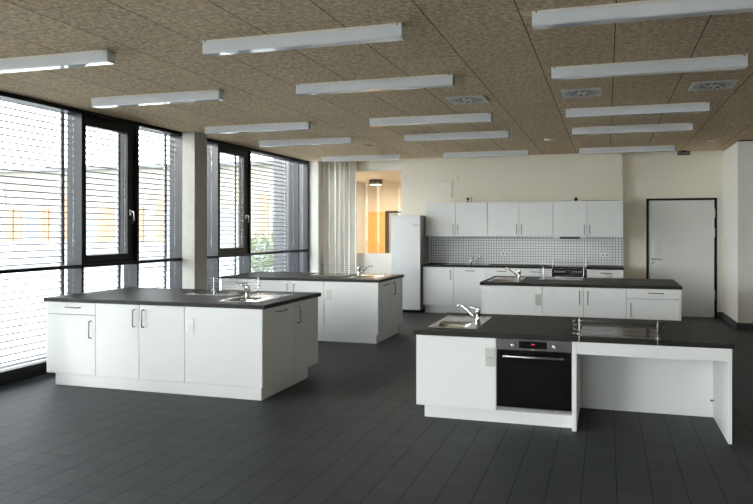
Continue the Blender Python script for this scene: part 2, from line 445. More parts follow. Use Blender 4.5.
def window(idx, ya, yb, kind, last=False):
    r = sempty('window_%d' % (idx+12), wn_labels.get(idx, 'window in the left wall'), (WX, (ya+yb)/2, 0))
    def P(mb, name, m): # world coordinate mesh to local
        mb.v = [(a-WX, b-(ya+yb)/2, c) for a, b, c in mb.v]; return mb.build(name, m, r)
    P(MB().box(GX-.006, GX+.006, ya+.002, yb-.002, .135, t1-.001), 'pane', M['glass'])
    if kind == 'fix':
        P(MB().box(GX-.006, GX+.006, ya+.002, yb-.002, t2+.001, 2.984), 'pane', M['glass'])
    else:
        fx0, fx1 = -6.13, -6.03
        zt, zb = 2.858, 1.293
        f = MB(); a, b_ = ya+.002, yb-.002
        f.box(fx0, fx1, a, a+.016, t2+.001, 2.984); f.box(fx0, fx1, b_-.075, b_, t2+.001, 2.984)
        f.box(fx0, fx1, a+.016, b_-.075, 2.935, 2.984); f.box(fx0, fx1, a+.016, b_-.075, t2+.001, t2+.045)
        P(f, 'frame', M['alu'])
        sh = MB(); sx0, sx1 = -6.125, -6.012; a, b_ = a+.017, b_-.076
        sh.box(sx0, sx1, a, a+.035, t2+.047, 2.934, .004); sh.box(sx0, sx1, b_-.085, b_, t2+.047, 2.934, .004)
        sh.box(sx0, sx1, a+.035, b_-.085, zt, 2.934, .003); sh.box(sx0, sx1, a+.035, b_-.085, t2+.047, zb, .003)
        P(sh, 'sash', M['alu'])
        P(MB().box(-6.062, -6.050, a+.036, b_-.086, zb+.001, zt-.001), 'pane', M['glass'])
        h = MB(); hy = b_-.042; h.box(sx1+.0005, sx1+.012, hy-.014, hy+.014, 1.79, 1.865, .003)
        h.tube([(sx1+.01, hy, 1.838), (sx1+.055, hy, 1.840), (sx1+.062, hy, 1.828), (sx1+.062, hy, 1.722)], .0095)
        P(h, 'window_handle', M['steel'])
for i in range(len(mull)-1):
    window(i, mull[i]+.036, mull[i+1], kinds[i])
struct('trim_40', MB().box(-6.80, -6.165, 12.715, 12.755, -.1, 3.2), M['mull'], 'dark metal facade return at the end of the window wall')
q = sempty('window_40', 'narrow fixed window between the last mullion and the white wall')
mb = MB(); mb.box(GX-.006, GX+.006, 12.308, 12.708, .135, t1-.001); mb.box(GX-.006, GX+.006, 12.308, 12.708, t2+.001, 2.984); mb.build('pane', M['glass'], q)

# exterior venetian blinds
BX = -6.30
def blind(ya, yb, label):
    yc = (ya+yb)/2; L = (yb-ya)/2-.03
    r = thing('venetian_blind', label, 'blind', (BX, yc, 0), 0, 'venetian blinds outside the windows')
    s = MB(); z = .165
    while z < 3.08:
        # arched slat, rolled edges
        pr = [(-.040, -.0045), (-.037, .0), (-.015, .004), (.015, .004), (.037, .0), (.040, -.0045)]
        b = len(s.v)
        for y in (-L, L):
            for x, dz in pr: s.v.append((x, y, z+dz))
            for x, dz in pr: s.v.append((x, y, z+dz-.0042))
        n = len(pr)
        for k in range(n-1):
            s._q((b+k, b+k+1, b+2*n+k+1, b+2*n+k)); s._q((b+n+k+1, b+n+k, b+3*n+k, b+3*n+k+1))
        s._q((b, b+2*n, b+3*n, b+n)); s._q((b+n-1, b+2*n-1, b+4*n-1, b+3*n-1))
        z += .075
    s.build('slats', M['slat'], r)
    MB().box(-.042, .042, -L, L, .095, .125, .004).build('bottom_rail', M['extframe'], r)
    for sg in (-1, 1):
        MB().box(-.014, .014, sg*(L+.016)-.009, sg*(L+.016)+.009, .0, 3.15).build('guide_rail', M['rail'], r)
    cd = MB()
    for yy in ((-L*.55, L*.55) if L < .7 else (-L*.72, 0, L*.72)):
        for dx in (-.038, .038): cd.tube([(dx, yy, .11), (dx, yy, 3.1)], .0012, 4)
        cd.tube([(0, yy+.02, .11), (0, yy+.02, 3.1)], .0018, 4)
    cd.build('ladder_cords', M['cord'], r)
    pn = MB(); z = .165
    while z < 3.05:
        pn.box(-.006, .006, L+.0045, L+.0068, z-.012, z+.016); pn.box(-.006, .006, -L-.0068, -L-.0045, z-.012, z+.016); z += .075
    pn.build('guide_pins', M['pin'], r)['kind'] = 'stuff'
    return r
bl = {10: 'wide venetian blind outside the window at the left edge of the photo', 11: 'venetian blind behind the opening sash left of the column',
      12: 'narrow venetian blind just left of the concrete column', 13: 'narrow venetian blind mostly hidden behind the concrete column',
      14: 'venetian blind behind the opening sash right of the column', 15: 'wide venetian blind at the far end, nearest the curtain'}
mm = mull
for i in range(0, len(mm)-1):
    lab = 'venetian blind outside the windows behind the left edge of the photo' if i < 10 else bl.get(i, 'very narrow venetian blind at the end of the window wall beside the white wall')
    blind(mm[i]+.018, mm[i+1]+.018, lab)

# ------------------------------------------------------------------ outdoors
struct('ground', MB().box(-70, -6.27, -40, 60, -.4, -.15), M['paving'], 'pale paved courtyard')
struct('ground_rear', MB().box(-6.27, 40, -40, YN-.3, -.4, -.15), M['paving'])
FY = 24.0
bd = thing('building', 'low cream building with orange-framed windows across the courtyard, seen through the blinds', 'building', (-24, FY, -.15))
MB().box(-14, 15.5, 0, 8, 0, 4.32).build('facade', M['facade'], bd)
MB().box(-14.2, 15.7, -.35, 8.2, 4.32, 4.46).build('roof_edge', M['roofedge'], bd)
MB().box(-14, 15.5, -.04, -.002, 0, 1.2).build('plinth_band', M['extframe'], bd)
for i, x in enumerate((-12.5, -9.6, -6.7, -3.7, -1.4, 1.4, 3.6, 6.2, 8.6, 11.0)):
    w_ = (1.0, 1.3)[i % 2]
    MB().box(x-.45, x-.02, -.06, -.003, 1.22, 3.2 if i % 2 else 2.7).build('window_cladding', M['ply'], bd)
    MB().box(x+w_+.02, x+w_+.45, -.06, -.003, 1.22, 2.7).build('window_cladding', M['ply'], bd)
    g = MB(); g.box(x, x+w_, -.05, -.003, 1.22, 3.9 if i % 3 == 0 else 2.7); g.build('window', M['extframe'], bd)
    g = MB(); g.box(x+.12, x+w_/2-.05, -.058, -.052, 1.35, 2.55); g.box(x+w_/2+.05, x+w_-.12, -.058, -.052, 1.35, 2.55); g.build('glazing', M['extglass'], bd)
def shrub(x, y, h, rad, label):
    r = thing('leafy_shrub', label, 'shrub', (x, y, -.15), 0, 'shrubs in the courtyard')
    t = MB()
    for k in range(5):
        a = k*1.3; t.tube([(0, 0, 0), (.15*math.cos(a), .15*math.sin(a), h*.35), (rad*.5*math.cos(a), rad*.5*math.sin(a), h*.75)], [.03, .02, .008], 6)
    t.build('stems', M['bark'], r)
    lf = MB(); rnd = random.Random(int(x*10))
    for k in range(800):
        th = rnd.random()*2*PI; ph = math.acos(2*rnd.random()-1); rr = rad*(.55+.45*rnd.random())
        c = Vector((rr*math.sin(ph)*math.cos(th), rr*math.sin(ph)*math.sin(th), h*.6+h*.42*math.cos(ph)*(rr/rad)))
        u = Vector((rnd.random()-.5, rnd.random()-.5, rnd.random()-.5)).normalized()*.07; v = u.orthogonal().normalized()*.035
        lf.quad(tuple(c-u), tuple(c+v), tuple(c+u), tuple(c-v))
    lf.build('foliage', M['leaf'], r)
shrub(-9.2, 18.5, 2.3, .8, 'green leafy shrub outside behind the far blinds')
shrub(-10.9, 19.5, 1.6, .8, 'lower green shrub outside, seen beyond the blinds right of the column')

# ------------------------------------------------------------------ curtain
cx0, cx1 = -5.775, -4.985
nx = 260; nz = 14
def cf(i, j):
    u = i/(nx-1); z = .02+(ZC-.035)*(j/(nz-1)); w_ = .75+.25*math.cos(j*.3)
    a = u*2*PI*7.0+.9*math.sin(u*11)+.12*math.sin(j*.5+u*7)
    return (cx0+(cx1-cx0)*u+.018*math.sin(a*2), 12.945+.068*math.sin(a)*(.85+.15*math.sin(u*23))+.012*math.sin(u*40+j*.25), z)
cur = thing('curtain', 'floor-length pale grey curtain hanging in folds beside the inner window', 'curtain', (-5.38, 12.955, 0))
mb = MB().grid(nx, nz, cf); mb.v = [(a+5.38, b-12.955, c) for a, b, c in mb.v]
o = mb.build('fabric', M['fabric'], cur); md = o.modifiers.new('thick', 'SOLIDIFY'); md.thickness = .003
MB().box(-.43, .43, -.012, .012, ZC-.013, ZC-.0005).build('curtain_track', M['plastic'], cur)

# ------------------------------------------------------------------ ceiling lamps
LW = 1.575
def lamp_proto():
    r = thing('ceiling_light', '', 'ceiling light')
    MB().box(-LW/2, LW/2, 0, .10, -.018, -.0005, .002).build('tray', M['tray'], r)
    # opal cover, slightly tapered with rounded lower edges
    prof = [(.004, -.0185), (.004, -.088), (.007, -.096), (.014, -.099), (.086, -.099), (.093, -.096), (.096, -.088), (.096, -.0185)]
    c = MB(); b = len(c.v); n = len(prof)
    for x in (-LW/2+.002, LW/2-.002):
        for y, z in prof: c.v.append((x, y, z))
    for k in range(n): k2 = (k+1) % n; c._q((k, k2, n+k2, n+k))
    c._q(tuple(reversed(range(n)))); c._q(tuple(range(n, 2*n)))
    c.build('diffuser', M['opal'], r)
    s = MB()
    for x in (-LW/2+.03, LW/2-.03): s.lathe([(.006, 0), (.006, -.003), (.001, -.003)], (x, 0.0, -.009), 10, 'Y')
    s.build('screw', M['dark'], r)
    return r
rows = [4.37, 5.94, 8.05, 9.56, 12.02]
cols = [(-5.368+LW/2), (-2.935+LW/2), (-.472+LW/2)]
rn = ['nearest the viewpoint', 'second from the front', 'third from the front', 'fourth from the front', 'closest to the back wall']
cn = ['in the left row beside the windows', 'in the middle row', 'in the right row']
P = None
for j, y in enumerate(rows):
    for i, x in enumerate(cols):
        lab = 'long white ceiling light %s, %s' % (cn[i], rn[j])
        if P is None: P = lamp_proto(); P.location = (x, y, ZC); P['label'] = lab; P['group'] = 'long white ceiling lights'
        else: dup(P, (x, y, ZC), 0, lab)

# ------------------------------------------------------------------ ceiling diffusers and detectors
def vent_proto():
    r = thing('ceiling_vent', '', 'ceiling vent')
    MB().box(-.203, .203, -.203, .203, -.008, -.0005, .002).build('plate', M['vent'], r)
    sl, gv = MB(), MB()
    n = 16
    for k in range(n):
        a = 2*PI*k/n; tgt = sl if k % 2 == 0 else gv
        for r0, r1, wd in (((.062, .125, .024) if k % 2 == 0 else (.10, .165, .018)),):
            ca, sa = math.cos(a+.3), math.sin(a+.3); c2, s2 = math.cos(a), math.sin(a)
            p0 = (r0*c2, r0*s2); p1 = (r1*math.cos(a+.18), r1*math.sin(a+.18)); nx_, ny_ = -s2*wd/1.1, c2*wd/1.1
            z = -.0085-.0012*(k % 2)
            tgt.quad((p0[0]-nx_*.6, p0[1]-ny_*.6, z), (p0[0]+nx_*.6, p0[1]+ny_*.6, z), (p1[0]+nx_, p1[1]+ny_, z), (p1[0]-nx_, p1[1]-ny_, z))
    for k in range(24):
        a = 2*PI*k/24; c2, s2 = math.cos(a), math.sin(a)
        gv.quad((.135*c2+.006*s2, .135*s2-.006*c2, -.0092), (.135*c2-.006*s2, .135*s2+.006*c2, -.0092), (.183*c2-.009*s2, .183*s2+.009*c2, -.0092), (.183*c2+.009*s2, .183*s2-.009*c2, -.0092))
    for mb_ in (sl, gv):   # give slots a little thickness
        nv = len(mb_.v); mb_.v += [(a, b, c+.0008) for a, b, c in mb_.v]
        for q in list(mb_.f): mb_._q(tuple(nv+i for i in reversed(q)))
    sl.build('slots', M['dark'], r); gv.build('vanes', M['ventgrey'], r)
    return r
P = vent_proto(); P.location = (-1.474, 7.17, ZC); P['label'] = 'square white swirl ceiling vent left of the other two'; P['group'] = 'square ceiling vents'
dup(P, (-.254, 7.14, ZC), 0, 'square white swirl ceiling vent between the other two')
dup(P, (1.0, 7.12, ZC), 0, 'square white swirl ceiling vent nearest the right edge of the photo')
for x, y, lab in ((-3.94, 10.7, 'flat white round detector on the ceiling near the curtain'), (-.865, 10.73, 'flat white round detector on the ceiling above the kitchen row'), (1.61, 11.6, 'flat white round detector on the ceiling near the door')):
    r = thing('smoke_detector', lab, 'detector', (x, y, ZC), 0, 'round ceiling detectors')
    q = .092 if x < 1 else .055; MB().lathe([(q, -.0005), (q, -.010), (q*.9, -.014), (.02, -.016)], n=28).build('housing', M['vent'], r)
    MB().lathe([(.02, -.0165), (.02, -.021), (.01, -.022)], n=16).build('sensor_cap', M['vent'], r)

# ------------------------------------------------------------------ cabinet units
def bow_handle(parent, x, z, L=.17, vert=True, out=.034, y=0.):
    h = MB(); r = .0062
    if vert: pts = [(x, y, z-L/2), (x, y-out+.008, z-L/2), (x, y-out, z-L/2+.01), (x, y-out, z+L/2-.01), (x, y-out+.008, z+L/2), (x, y, z+L/2)]
    else: pts = [(x-L/2, y, z), (x-L/2, y-out+.008, z), (x-L/2+.01, y-out, z), (x+L/2-.01, y-out, z), (x+L/2, y-out+.008, z), (x+L/2, y, z)]
    h.tube(pts, r, 8); return h.build('handle', M['nickel'], parent)
def shell_plate(parent, x, z, w=.074, hgt=.148):
    h = MB(); h.box(x-w/2, x+w/2, -.004, -.0003, z-hgt/2, z+hgt/2, .0015)
    o = h.build('latch_plate', M['plate'], parent)
    MB().box(x-w/2+.012, x+w/2-.01, -.009, -.0045, z-.006, z+.006, .002).build('latch_bar', M['plate'], o)
    return o
G = .0030
def front(parent, name, x0, x1, z0, z1, m='white', t=.019):
    return MB().box(x0+G, x1-G, 0, t, z0+G, z1-G, .0012).build(name, M[m], parent)
def unit(name, label, loc, rz, w, depth, z0, z1, layout, cat='cabinet', group=None, top=False):
    """local frame: x 0..w left to right seen from the front, y 0 front plane, +y into the body. layout: list of (kind,x0,x1,z0,z1,handle)"""
    r = thing(name, label, cat, (loc[0], loc[1], 0), rz, group)
    c = MB(); c.box(.0005, .018, .021, depth-.0005, z0, z1-.0005); c.box(w-.018, w-.0005, .021, depth-.0005, z0, z1-.0005)
    c.box(.018, w-.018, depth-.012, depth-.0005, z0, z1-.0005); c.box(.018, w-.018, .021, depth-.012, z0, z0+.018); c.box(.018, w-.018, .021, .10, z1-.018, z1-.0005)
    if top: c.box(.018, w-.018, .10, depth-.012, z1-.018, z1-.0005)
    c.build('body', M['carcass'], r)
    for kind, x0, x1, a, b, hd in layout:
        o = front(r, kind, x0, x1, a, b)
        if hd:
            t_, hx, hz = hd
            if t_ == 'v': bow_handle(o, hx, hz)
            elif t_ == 'h': bow_handle(o, hx, hz, vert=False)
            elif t_ == 's': bow_handle(o, hx, hz, .15, True)
            elif t_ == 'p': shell_plate(o, hx, hz)
    return r
ZB, ZT = .118, .861   # cabinet bottom / underside of worktop
ZD = .733             # drawer split

def drawer_unit(loc, rz, w, depth, label, left_handle=False):
    hx = .055 if left_handle else w-.055
    return unit('base_cabinet', label, loc, rz, w, depth, ZB, ZT, [('drawer', 0, w, ZD, ZT, ('h', w*.56, .808)), ('door', 0, w, ZB, ZD, ('v', hx, .59))])
def pair_unit(loc, rz, w, depth, label):
    m = w/2
    return unit('base_cabinet', label, loc, rz, w, depth, ZB, ZT, [('door', 0, m, ZB, ZT, ('v', m-.05, .725)), ('door', m, w, ZB, ZT, ('v', m+.055, .725))])
def door_unit(loc, rz, w, depth, label, hd, top=ZT, bot=ZB, cat='cabinet'):
    return unit('base_cabinet', label, loc, rz, w, depth, bot, top, [('door', 0, w, bot, top, hd)], cat)

def worktop(label, x0, x1, y0, y1, z, holes=(), t=.039):
    """slab with rectangular cut-outs"""
    s = MB(); xs = sorted({x0, x1, *[h[0] for h in holes], *[h[1] for h in holes]}); ys = sorted({y0, y1, *[h[2] for h in holes], *[h[3] for h in holes]})
    cx, cy = (x0+x1)/2, (y0+y1)/2
    hole = lambda x, y: any(h[0] < x < h[1] and h[2] < y < h[3] for h in holes)
    solid = lambda i, j: 0 <= i < len(xs)-1 and 0 <= j < len(ys)-1 and not hole((xs[i]+xs[i+1])/2, (ys[j]+ys[j+1])/2)
    for i in range(len(xs)-1):
        for j in range(len(ys)-1):
            if not solid(i, j): continue
            a, b, c, d = xs[i]-cx, xs[i+1]-cx, ys[j]-cy, ys[j+1]-cy
            s.quad((a, c, z), (b, c, z), (b, d, z), (a, d, z)); s.quad((a, d, z-t), (b, d, z-t), (b, c, z-t), (a, c, z-t))
            if not solid(i, j-1): s.quad((a, c, z-t), (b, c, z-t), (b, c, z), (a, c, z))
            if not solid(i, j+1): s.quad((b, d, z-t), (a, d, z-t), (a, d, z), (b, d, z))
            if not solid(i-1, j): s.quad((a, d, z-t), (a, c, z-t), (a, c, z), (a, d, z))
            if not solid(i+1, j): s.quad((b, c, z-t), (b, d, z-t), (b, d, z), (b, c, z))
    o = s.build('worktop', M['worktop'], None, (cx, cy, 0)); return tag(o, label, 'worktop')
def plinth(label, x0, x1, y0, y1, h=.117):
    cx, cy = (x0+x1)/2, (y0+y1)/2
    o = MB().box(x0-cx, x1-cx, y0-cy, y1-cy, .0005, h, .001).build('plinth', M['white'], None, (cx, cy, 0)); return tag(o, label, 'plinth')

# sink: local x 0..SW across, y 0..SL (bowl at low y, ridged drainer at high y)
SW, SL = .435, .82
def sink_proto():
    r = thing('sink', '', 'sink')
    nx_, ny_ = 88, 166
    def sd(x, y, cx, cy, hx, hy, rad):
        dx, dy = abs(x-cx)-hx+rad, abs(y-cy)-hy+rad
        return math.hypot(max(dx, 0), max(dy, 0))+min(max(dx, dy), 0)-rad
    def f(i, j):
        x, y = SW*i/(nx_-1), SL*j/(ny_-1)
        z = .0035
        e = sd(x, y, SW/2, SL/2, SW/2, SL/2, .012)
        if e > -.003: z = .0012
        q = sd(x, y, .185, .215, .145, .175, .07)          # bowl
        if q < 0: z -= .145*min(1, (-q/.035))**.6 if q > -.035 else .145
        else:
            q2 = sd(x, y, SW/2-.01, .60, SW/2-.035, .185, .05)   # drainer
            if q2 < 0:
                z -= min(.006, -q2*.6)
                ang = math.atan2(x-.19, y-.28); z += .0028*max(0, math.cos(ang*26))*min(1, -q2/.02)
        return (x, y, z)
    s = MB().grid(nx_, ny_, f); s.build('basin', M['sinksteel'], r)
    MB().lathe([(.035, -.1405), (.035, -.138), (.02, -.137), (.02, -.1395)], (.185, .215, 0), 20).build('drain', M['dark'], r)
    return r
SINK = None
def sink(loc, rz, label):
    global SINK
    if SINK is None: SINK = sink_proto(); SINK.location = loc; SINK.rotation_euler = (0, 0, rz); SINK['label'] = label; SINK['group'] = 'inset steel sinks'; return SINK
    return dup(SINK, loc, rz, label)
# faucet: spout towards local +x
def faucet_proto():
    r = thing('faucet', '', 'faucet')
    b = MB(); b.lathe([(.027, 0), (.027, .006), (.022, .01), (.021, .10), (.024, .105), (.023, .118), (.016, .124)], n=20); b.build('body', M['chrome'], r)
    s = MB(); s.tube([(.012, 0, .045), (.05, 0, .068), (.11, 0, .115), (.165, 0, .155), (.185, 0, .160), (.198, 0, .150), (.200, 0, .132)], [.011, .010, .0088, .0085, .0085, .009, .010], 12); s.build('spout', M['chrome'], r)
    l = MB(); l.tube([(.0, 0, .119), (-.01, 0, .13), (.02, 0, .135), (.085, 0, .142)], [.015, .016, .009, .006], 10)
    l.build('lever', M['chrome'], r)
    return r
FAU = None
def faucet(loc, rz, label):
    global FAU
    if FAU is None: FAU = faucet_proto(); FAU.location = loc; FAU.rotation_euler = (0, 0, rz); FAU['label'] = label; FAU['group'] = 'chrome mixer taps'; return FAU
    return dup(FAU, loc, rz, label)
# cooktop: local x 0..w, y 0..d
def cooktop(loc, w, d, label):
    r = thing('cooktop', label, 'cooktop', loc, 0, 'black glass cooktops')
    MB().box(0, w, 0, d, .0005, .0055, .002).build('frame', M['steel'], r)
    MB().box(.004, w-.004, .004, d-.004, .0056, .0075).build('glass_top', M['bglass'], r)
    z = MB()
    for cx, cy, rad in ((w*.27, d*.3, .09), (w*.73, d*.3, .075), (w*.27, d*.74, .075), (w*.73, d*.74, .09)):
        n = 40
        for k in range(n):
            a, b_ = 2*PI*k/n, 2*PI*(k+1)/n
            z.quad((cx+rad*math.cos(a), cy+rad*math.sin(a), .0079), (cx+(rad+.003)*math.cos(a), cy+(rad+.003)*math.sin(a), .0079),
                   (cx+(rad+.003)*math.cos(b_), cy+(rad+.003)*math.sin(b_), .0079), (cx+rad*math.cos(b_), cy+rad*math.sin(b_), .0079))
    z.build('heating_zone_marks', M['zone'], r)
    return r
# hob guard: wires along x, clamped over the worktop edge at local y=0 (outside is -y); z=0 is worktop surface
def guard_proto():
    r = thing('hob_guard', '', 'hob guard')
    L = .585
    for i in range(4):
        z = .028+i*.034
        w = MB(); w.tube([(-.045, .035, z+.008), (-.055, .03, z), (-.045, .0, z), (0, -.006, z), (L, -.006, z), (L+.045, 0, z), (L+.055, .03, z), (L+.045, .035, z+.008)], .0024, 6)
        w.build('wire', M['wire'], r)
    for x in (0, L):
        p = MB(); p.box(x-.004, x+.004, -.0095, -.0068, -.034, .150, .0008); p.box(x-.006, x+.006, -.006, .03, .0005, .0035); p.lathe([(.004, 0), (.004, .012)], (x, .02, .004), 8)
        p.build('post', M['knob'], r)
    return r
GRD = None
def guard(loc, rz, label):
    global GRD
    if GRD is None: GRD = guard_proto(); GRD.location = loc; GRD.rotation_euler = (0, 0, rz); GRD['label'] = label; GRD['group'] = 'wire hob guards'; return GRD
    return dup(GRD, loc, rz, label)

def oven(name, label, loc, rz, w, z0, z1, style):
    r = thing(name, label, 'oven', (loc[0], loc[1], z0), rz)
    h = z1-z0; cp = .088
    MB().box(.004, w-.004, .022, .56, .004, h-.004).build('housing', M['darksteel'], r)
    c = MB().box(.001, w-.001, -.002, .021, h-cp, h-.001, .0015).build('control_panel', M['darksteel'] if style == 'steel' else M['bglass'], r)
    if style == 'steel':
        MB().box(w/2-.118, w/2+.106, -.0035, -.0022, h-.073, h-.013).build('display', M['bglass'], c)
        text('display_digits', '0:00', .016, M['red'], c, (w/2-.005, -.0040, h-.038))
        text('logo', 'BOSCH', .011, M['mark'], c, (w/2-.006, -.0026, h-.081))
        for x in (.133, w-.133):
            MB().lathe([(.019, -.0022), (.019, -.012), (.0175, -.022), (.012, -.024)], (x, 0, h-.048), 20, 'Y').build('knob', M['knob'], c)
    else:
        m_ = MB()
        for k in range(12):
            x = .055+k*.042
            if 5 <= k <= 6: continue
            m_.box(x-.008, x+.008, -.0032, -.0022, h-.05, h-.032); m_.box(x-.012, x-.004, -.0032, -.0022, h-.062, h-.056)
        m_.build('symbols', M['mark'], c)
        MB().box(w/2-.05, w/2+.05, -.0035, -.0022, h-.07, h-.02).build('display', M['black'], c)
    d = MB().box(.001, w-.001, -.002, .021, .022, h-cp-.004, .002).build('door', M['ovenglass'], r)
    hb = MB(); z = h-cp-.048
    hb.tube([(.055, -.045, z), (w-.055, -.045, z)], .0085, 12)
    for x in (.08, w-.08): hb.tube([(x, -.0022, z), (x, -.045, z)], .006, 8)
    hb.build('handle', M['steel'], d)
    wd = MB().box(.09, w-.09, -.0032, -.0022, .09, h-cp-.11, .0003).build('window', M['bglass'], d)
    MB().box(.001, w-.001, -.001, .02, .002, .018, .0015).build('bottom_strip', M['steel'], r)
    return r

# ------------------------------------------------------------------ islands A (near left) and B (far left)
def left_island(x0, y0, d, who, seams, rside):
    x1 = x0+2.545 if y0 < 7 else x0+2.537; fy = y0+.018; s0, s1, s2, s3 = seams; xr = x1-.017; yb = y0+d-.018; ym = fy+d*.5
    D = .56
    drawer_unit((s0, fy), 0, s1-s0, D, 'white base cabinet with a drawer over a door, left end of the %s island' % who)
    pair_unit((s1, fy), 0, s3-s1, D, 'white double-door base cabinet in the middle of the %s island' % who)
    # corner unit: front panel with latch plate, right face with a horizontal handle
    r = thing('corner_cabinet', 'white corner base cabinet with a steel latch plate, right end of the %s island' % who, 'cabinet', (s3, fy, 0))
    w = xr-s3
    MB().box(.0005, w-.021, .021, ym-fy-.001, ZB, ZT-.0005).build('body', M['carcass'], r)
    o = front(r, 'door', 0, w, ZB, ZT); shell_plate(o, .068, .67)
    o = MB().box(w-.019, w, .021, ym-fy-G, ZB+G, ZT-G, .0012).build('dishwasher_door', M['white'], r, label='right-hand front with a horizontal handle')
    h = MB(); yy = (ym-fy)*.56; h.tube([(w, yy-.09, .806), (w+.028, yy-.09, .806), (w+.034, yy-.08, .806), (w+.034, yy+.08, .806), (w+.028, yy+.09, .806), (w, yy+.09, .806)], .0052, 8); h.build('handle', M['nickel'], o)
    # cabinet facing right on the rear half
    unit('base_cabinet', 'white base cabinet with a door facing right, rear right of the %s island' % who, (xr, ym), PI/2, yb-ym, .60, ZB, ZT,
         [('door', 0, yb-ym, ZB, ZT, ('v', .085, .72))])
    # rear units facing away from the viewpoint
    xl = s0; xm = xr-.602; half = (xm-xl)/2
    for k, nm in ((0, 'left'), (1, 'right')):
        xa = xl+half*(k+1)
        unit('base_cabinet', 'white double-door base cabinet on the rear side of the %s island, %s half' % (who, nm), (xa, yb), PI, half, yb-ym-.003, ZB, ZT,
             [('door', 0, half/2, ZB, ZT, ('v', half/2-.05, .725)), ('door', half/2, half, ZB, ZT, ('v', half/2+.05, .725))])
    return x1, fy, ym, yb, xr

YA, DA = 5.567, 1.287
left_island(-5.628, YA, DA, 'near left', (-5.610, -4.989, -4.463, -3.945), None)
plinth('white plinth under the near left island', -5.50, -3.118, YA+.028, YA+1.04)
hA = (-3.70+.012, -3.70+SW-.012, YA+.175+.012, YA+.175+SL-.012)
worktop('dark worktop of the near left island', -5.630, -3.074, YA, YA+DA, .9, [hA])
sink((-3.70, YA+.175, .9), 0, 'steel sink at the right end of the near left island')
faucet((-3.535, YA+.50, .9035), -1.3, 'chrome tap on the near left island, seen end-on')
cooktop((-4.42, YA+.70, .9), .60, .51, 'black glass cooktop at the rear of the near left island')
guard((-3.865, YA+DA, .9), PI, 'wire guard behind the cooktop of the near left island')

YBB, DB = 8.79, 1.185
left_island(-5.60, YBB, DB, 'far left', (-5.583, -4.947, -4.425, -3.903), None)
plinth('white plinth under the far left island', -5.52, -3.112, YBB+.03, YBB+1.05)
hB = (-3.64+.012, -3.64+SW-.012, YBB+.25+.012, YBB+.25+SL-.012)
worktop('dark worktop of the far left island', -5.602, -3.061, YBB, YBB+DB, .9, [hB])
sink((-3.64, YBB+.25, .9), 0, 'steel sink at the right end of the far left island')
faucet((-3.59, YBB+.60, .9035), .12, 'chrome tap on the far left island, spout pointing right')
cooktop((-4.42, YBB+.60, .9), .60, .51, 'black glass cooktop at the rear of the far left island')
guard((-3.80, YBB+DB, .9), PI, 'wire guard behind the cooktop of the far left island')

# ------------------------------------------------------------------ island C (far right)
YC, DC = 8.80, 1.24; fy = YC+.018
door_unit((-1.62, fy), 0, .804, .56, 'white base cabinet with a steel latch plate, left end of the far right island', ('p', .804-.05, .684))
pair_unit((-.816, fy), 0, 1.049, .56, 'white double-door base cabinet in the middle of the far right island')
drawer_unit((.233, fy), 0, .633, .56, 'white base cabinet with a drawer over a door, right end of the far right island', True)
o = MB().box(0, .018, 0, DC-.036, .0005, ZT, .001).build('side_panel', M['white'], None, (.867, fy, 0)); tag(o, 'white end panel at the right end of the far right island', 'panel')
for k in range(3):
    w = 2.486/3
    unit('base_cabinet', 'white double-door base cabinet on the rear side of the far right island, %s' % ('right end', 'middle', 'left end')[k], (.866-w*k, YC+DC-.018), PI, w, .60, ZB, ZT,
         [('door', 0, w/2, ZB, ZT, ('v', w/2-.05, .725)), ('door', w/2, w, ZB, ZT, ('v', w/2+.05, .725))])
plinth('white plinth under the far right island', -1.57, .865, YC+.08, YC+DC-.08)
hC = (-1.575+.012, -1.575+SW-.012, YC+.15+.012, YC+.15+SL-.012)
worktop('dark worktop of the far right island', -1.64, .895, YC, YC+DC, .9, [hC])
sink((-1.575, YC+.15, .9), 0, 'steel sink at the left end of the far right island')
faucet((-1.18, YC+.55, .9035), PI-.15, 'chrome tap on the far right island, behind the nearest tap')
cooktop((-.93, YC+DC-.56, .9), .60, .51, 'black glass cooktop at the rear of the far right island')
guard((-.33, YC+DC, .9), PI, 'wire guard behind the cooktop of the far right island')

# ------------------------------------------------------------------ island D (near right, lowered, wheelchair height)
YD, DD = 5.417, 1.225; ZDt = .757; ZDb = .716; fy = YD+.018
unit('base_cabinet', 'white base cabinet with a steel latch plate under the nearest sink', (-1.562, fy), 0, .686, .60, ZB, ZDb, [('door', 0, .686, ZB, ZDb, ('p', .686-.052, .556))])
r = thing('oven_cabinet', 'white cabinet frame around the black oven in the near right island', 'cabinet', (-.875, fy, 0))
c = MB(); c.box(.0, .003, .0, .60, .118, ZDb-.0005); c.box(0, .606, .586, .60, .118, ZDb-.0005); c.box(0, .606, .02, .586, .118, .134); c.build('body', M['carcass'], r)
oven('built_in_oven', 'black built-in oven with red digits in the near right island', (-.870, fy), 0, .598, .136, ZDb-.002, 'steel')
r = thing('cooking_desk', 'white knee-space frame with apron under the right half of the nearest worktop', 'desk', (-.232, fy, 0))
MB().box(-.037, -.0005, 0, DD-.036, .0005, ZDb-.0005, .001).build('side_panel', M['white'], r)
MB().box(.001, 1.105, 0, .018, .617, ZDb-.0005, .001).build('apron', M['white'], r)
MB().box(.001, 1.105, .735, .753, .0005, ZDb-.0005, .001).build('back_panel', M['white'], r)
MB().box(1.106, 1.131, 0, DD-.036, .0005, ZDb-.0005, .001).build('side_panel', M['white'], r)
h = MB(); h.box(1.076, 1.1055, .690, .705, .148, .160, .002); h.lathe([(.008, 0), (.008, -.02)], (1.085, .7, .154), 10, 'Y'); h.build('cable_clip', M['nickel'], r)
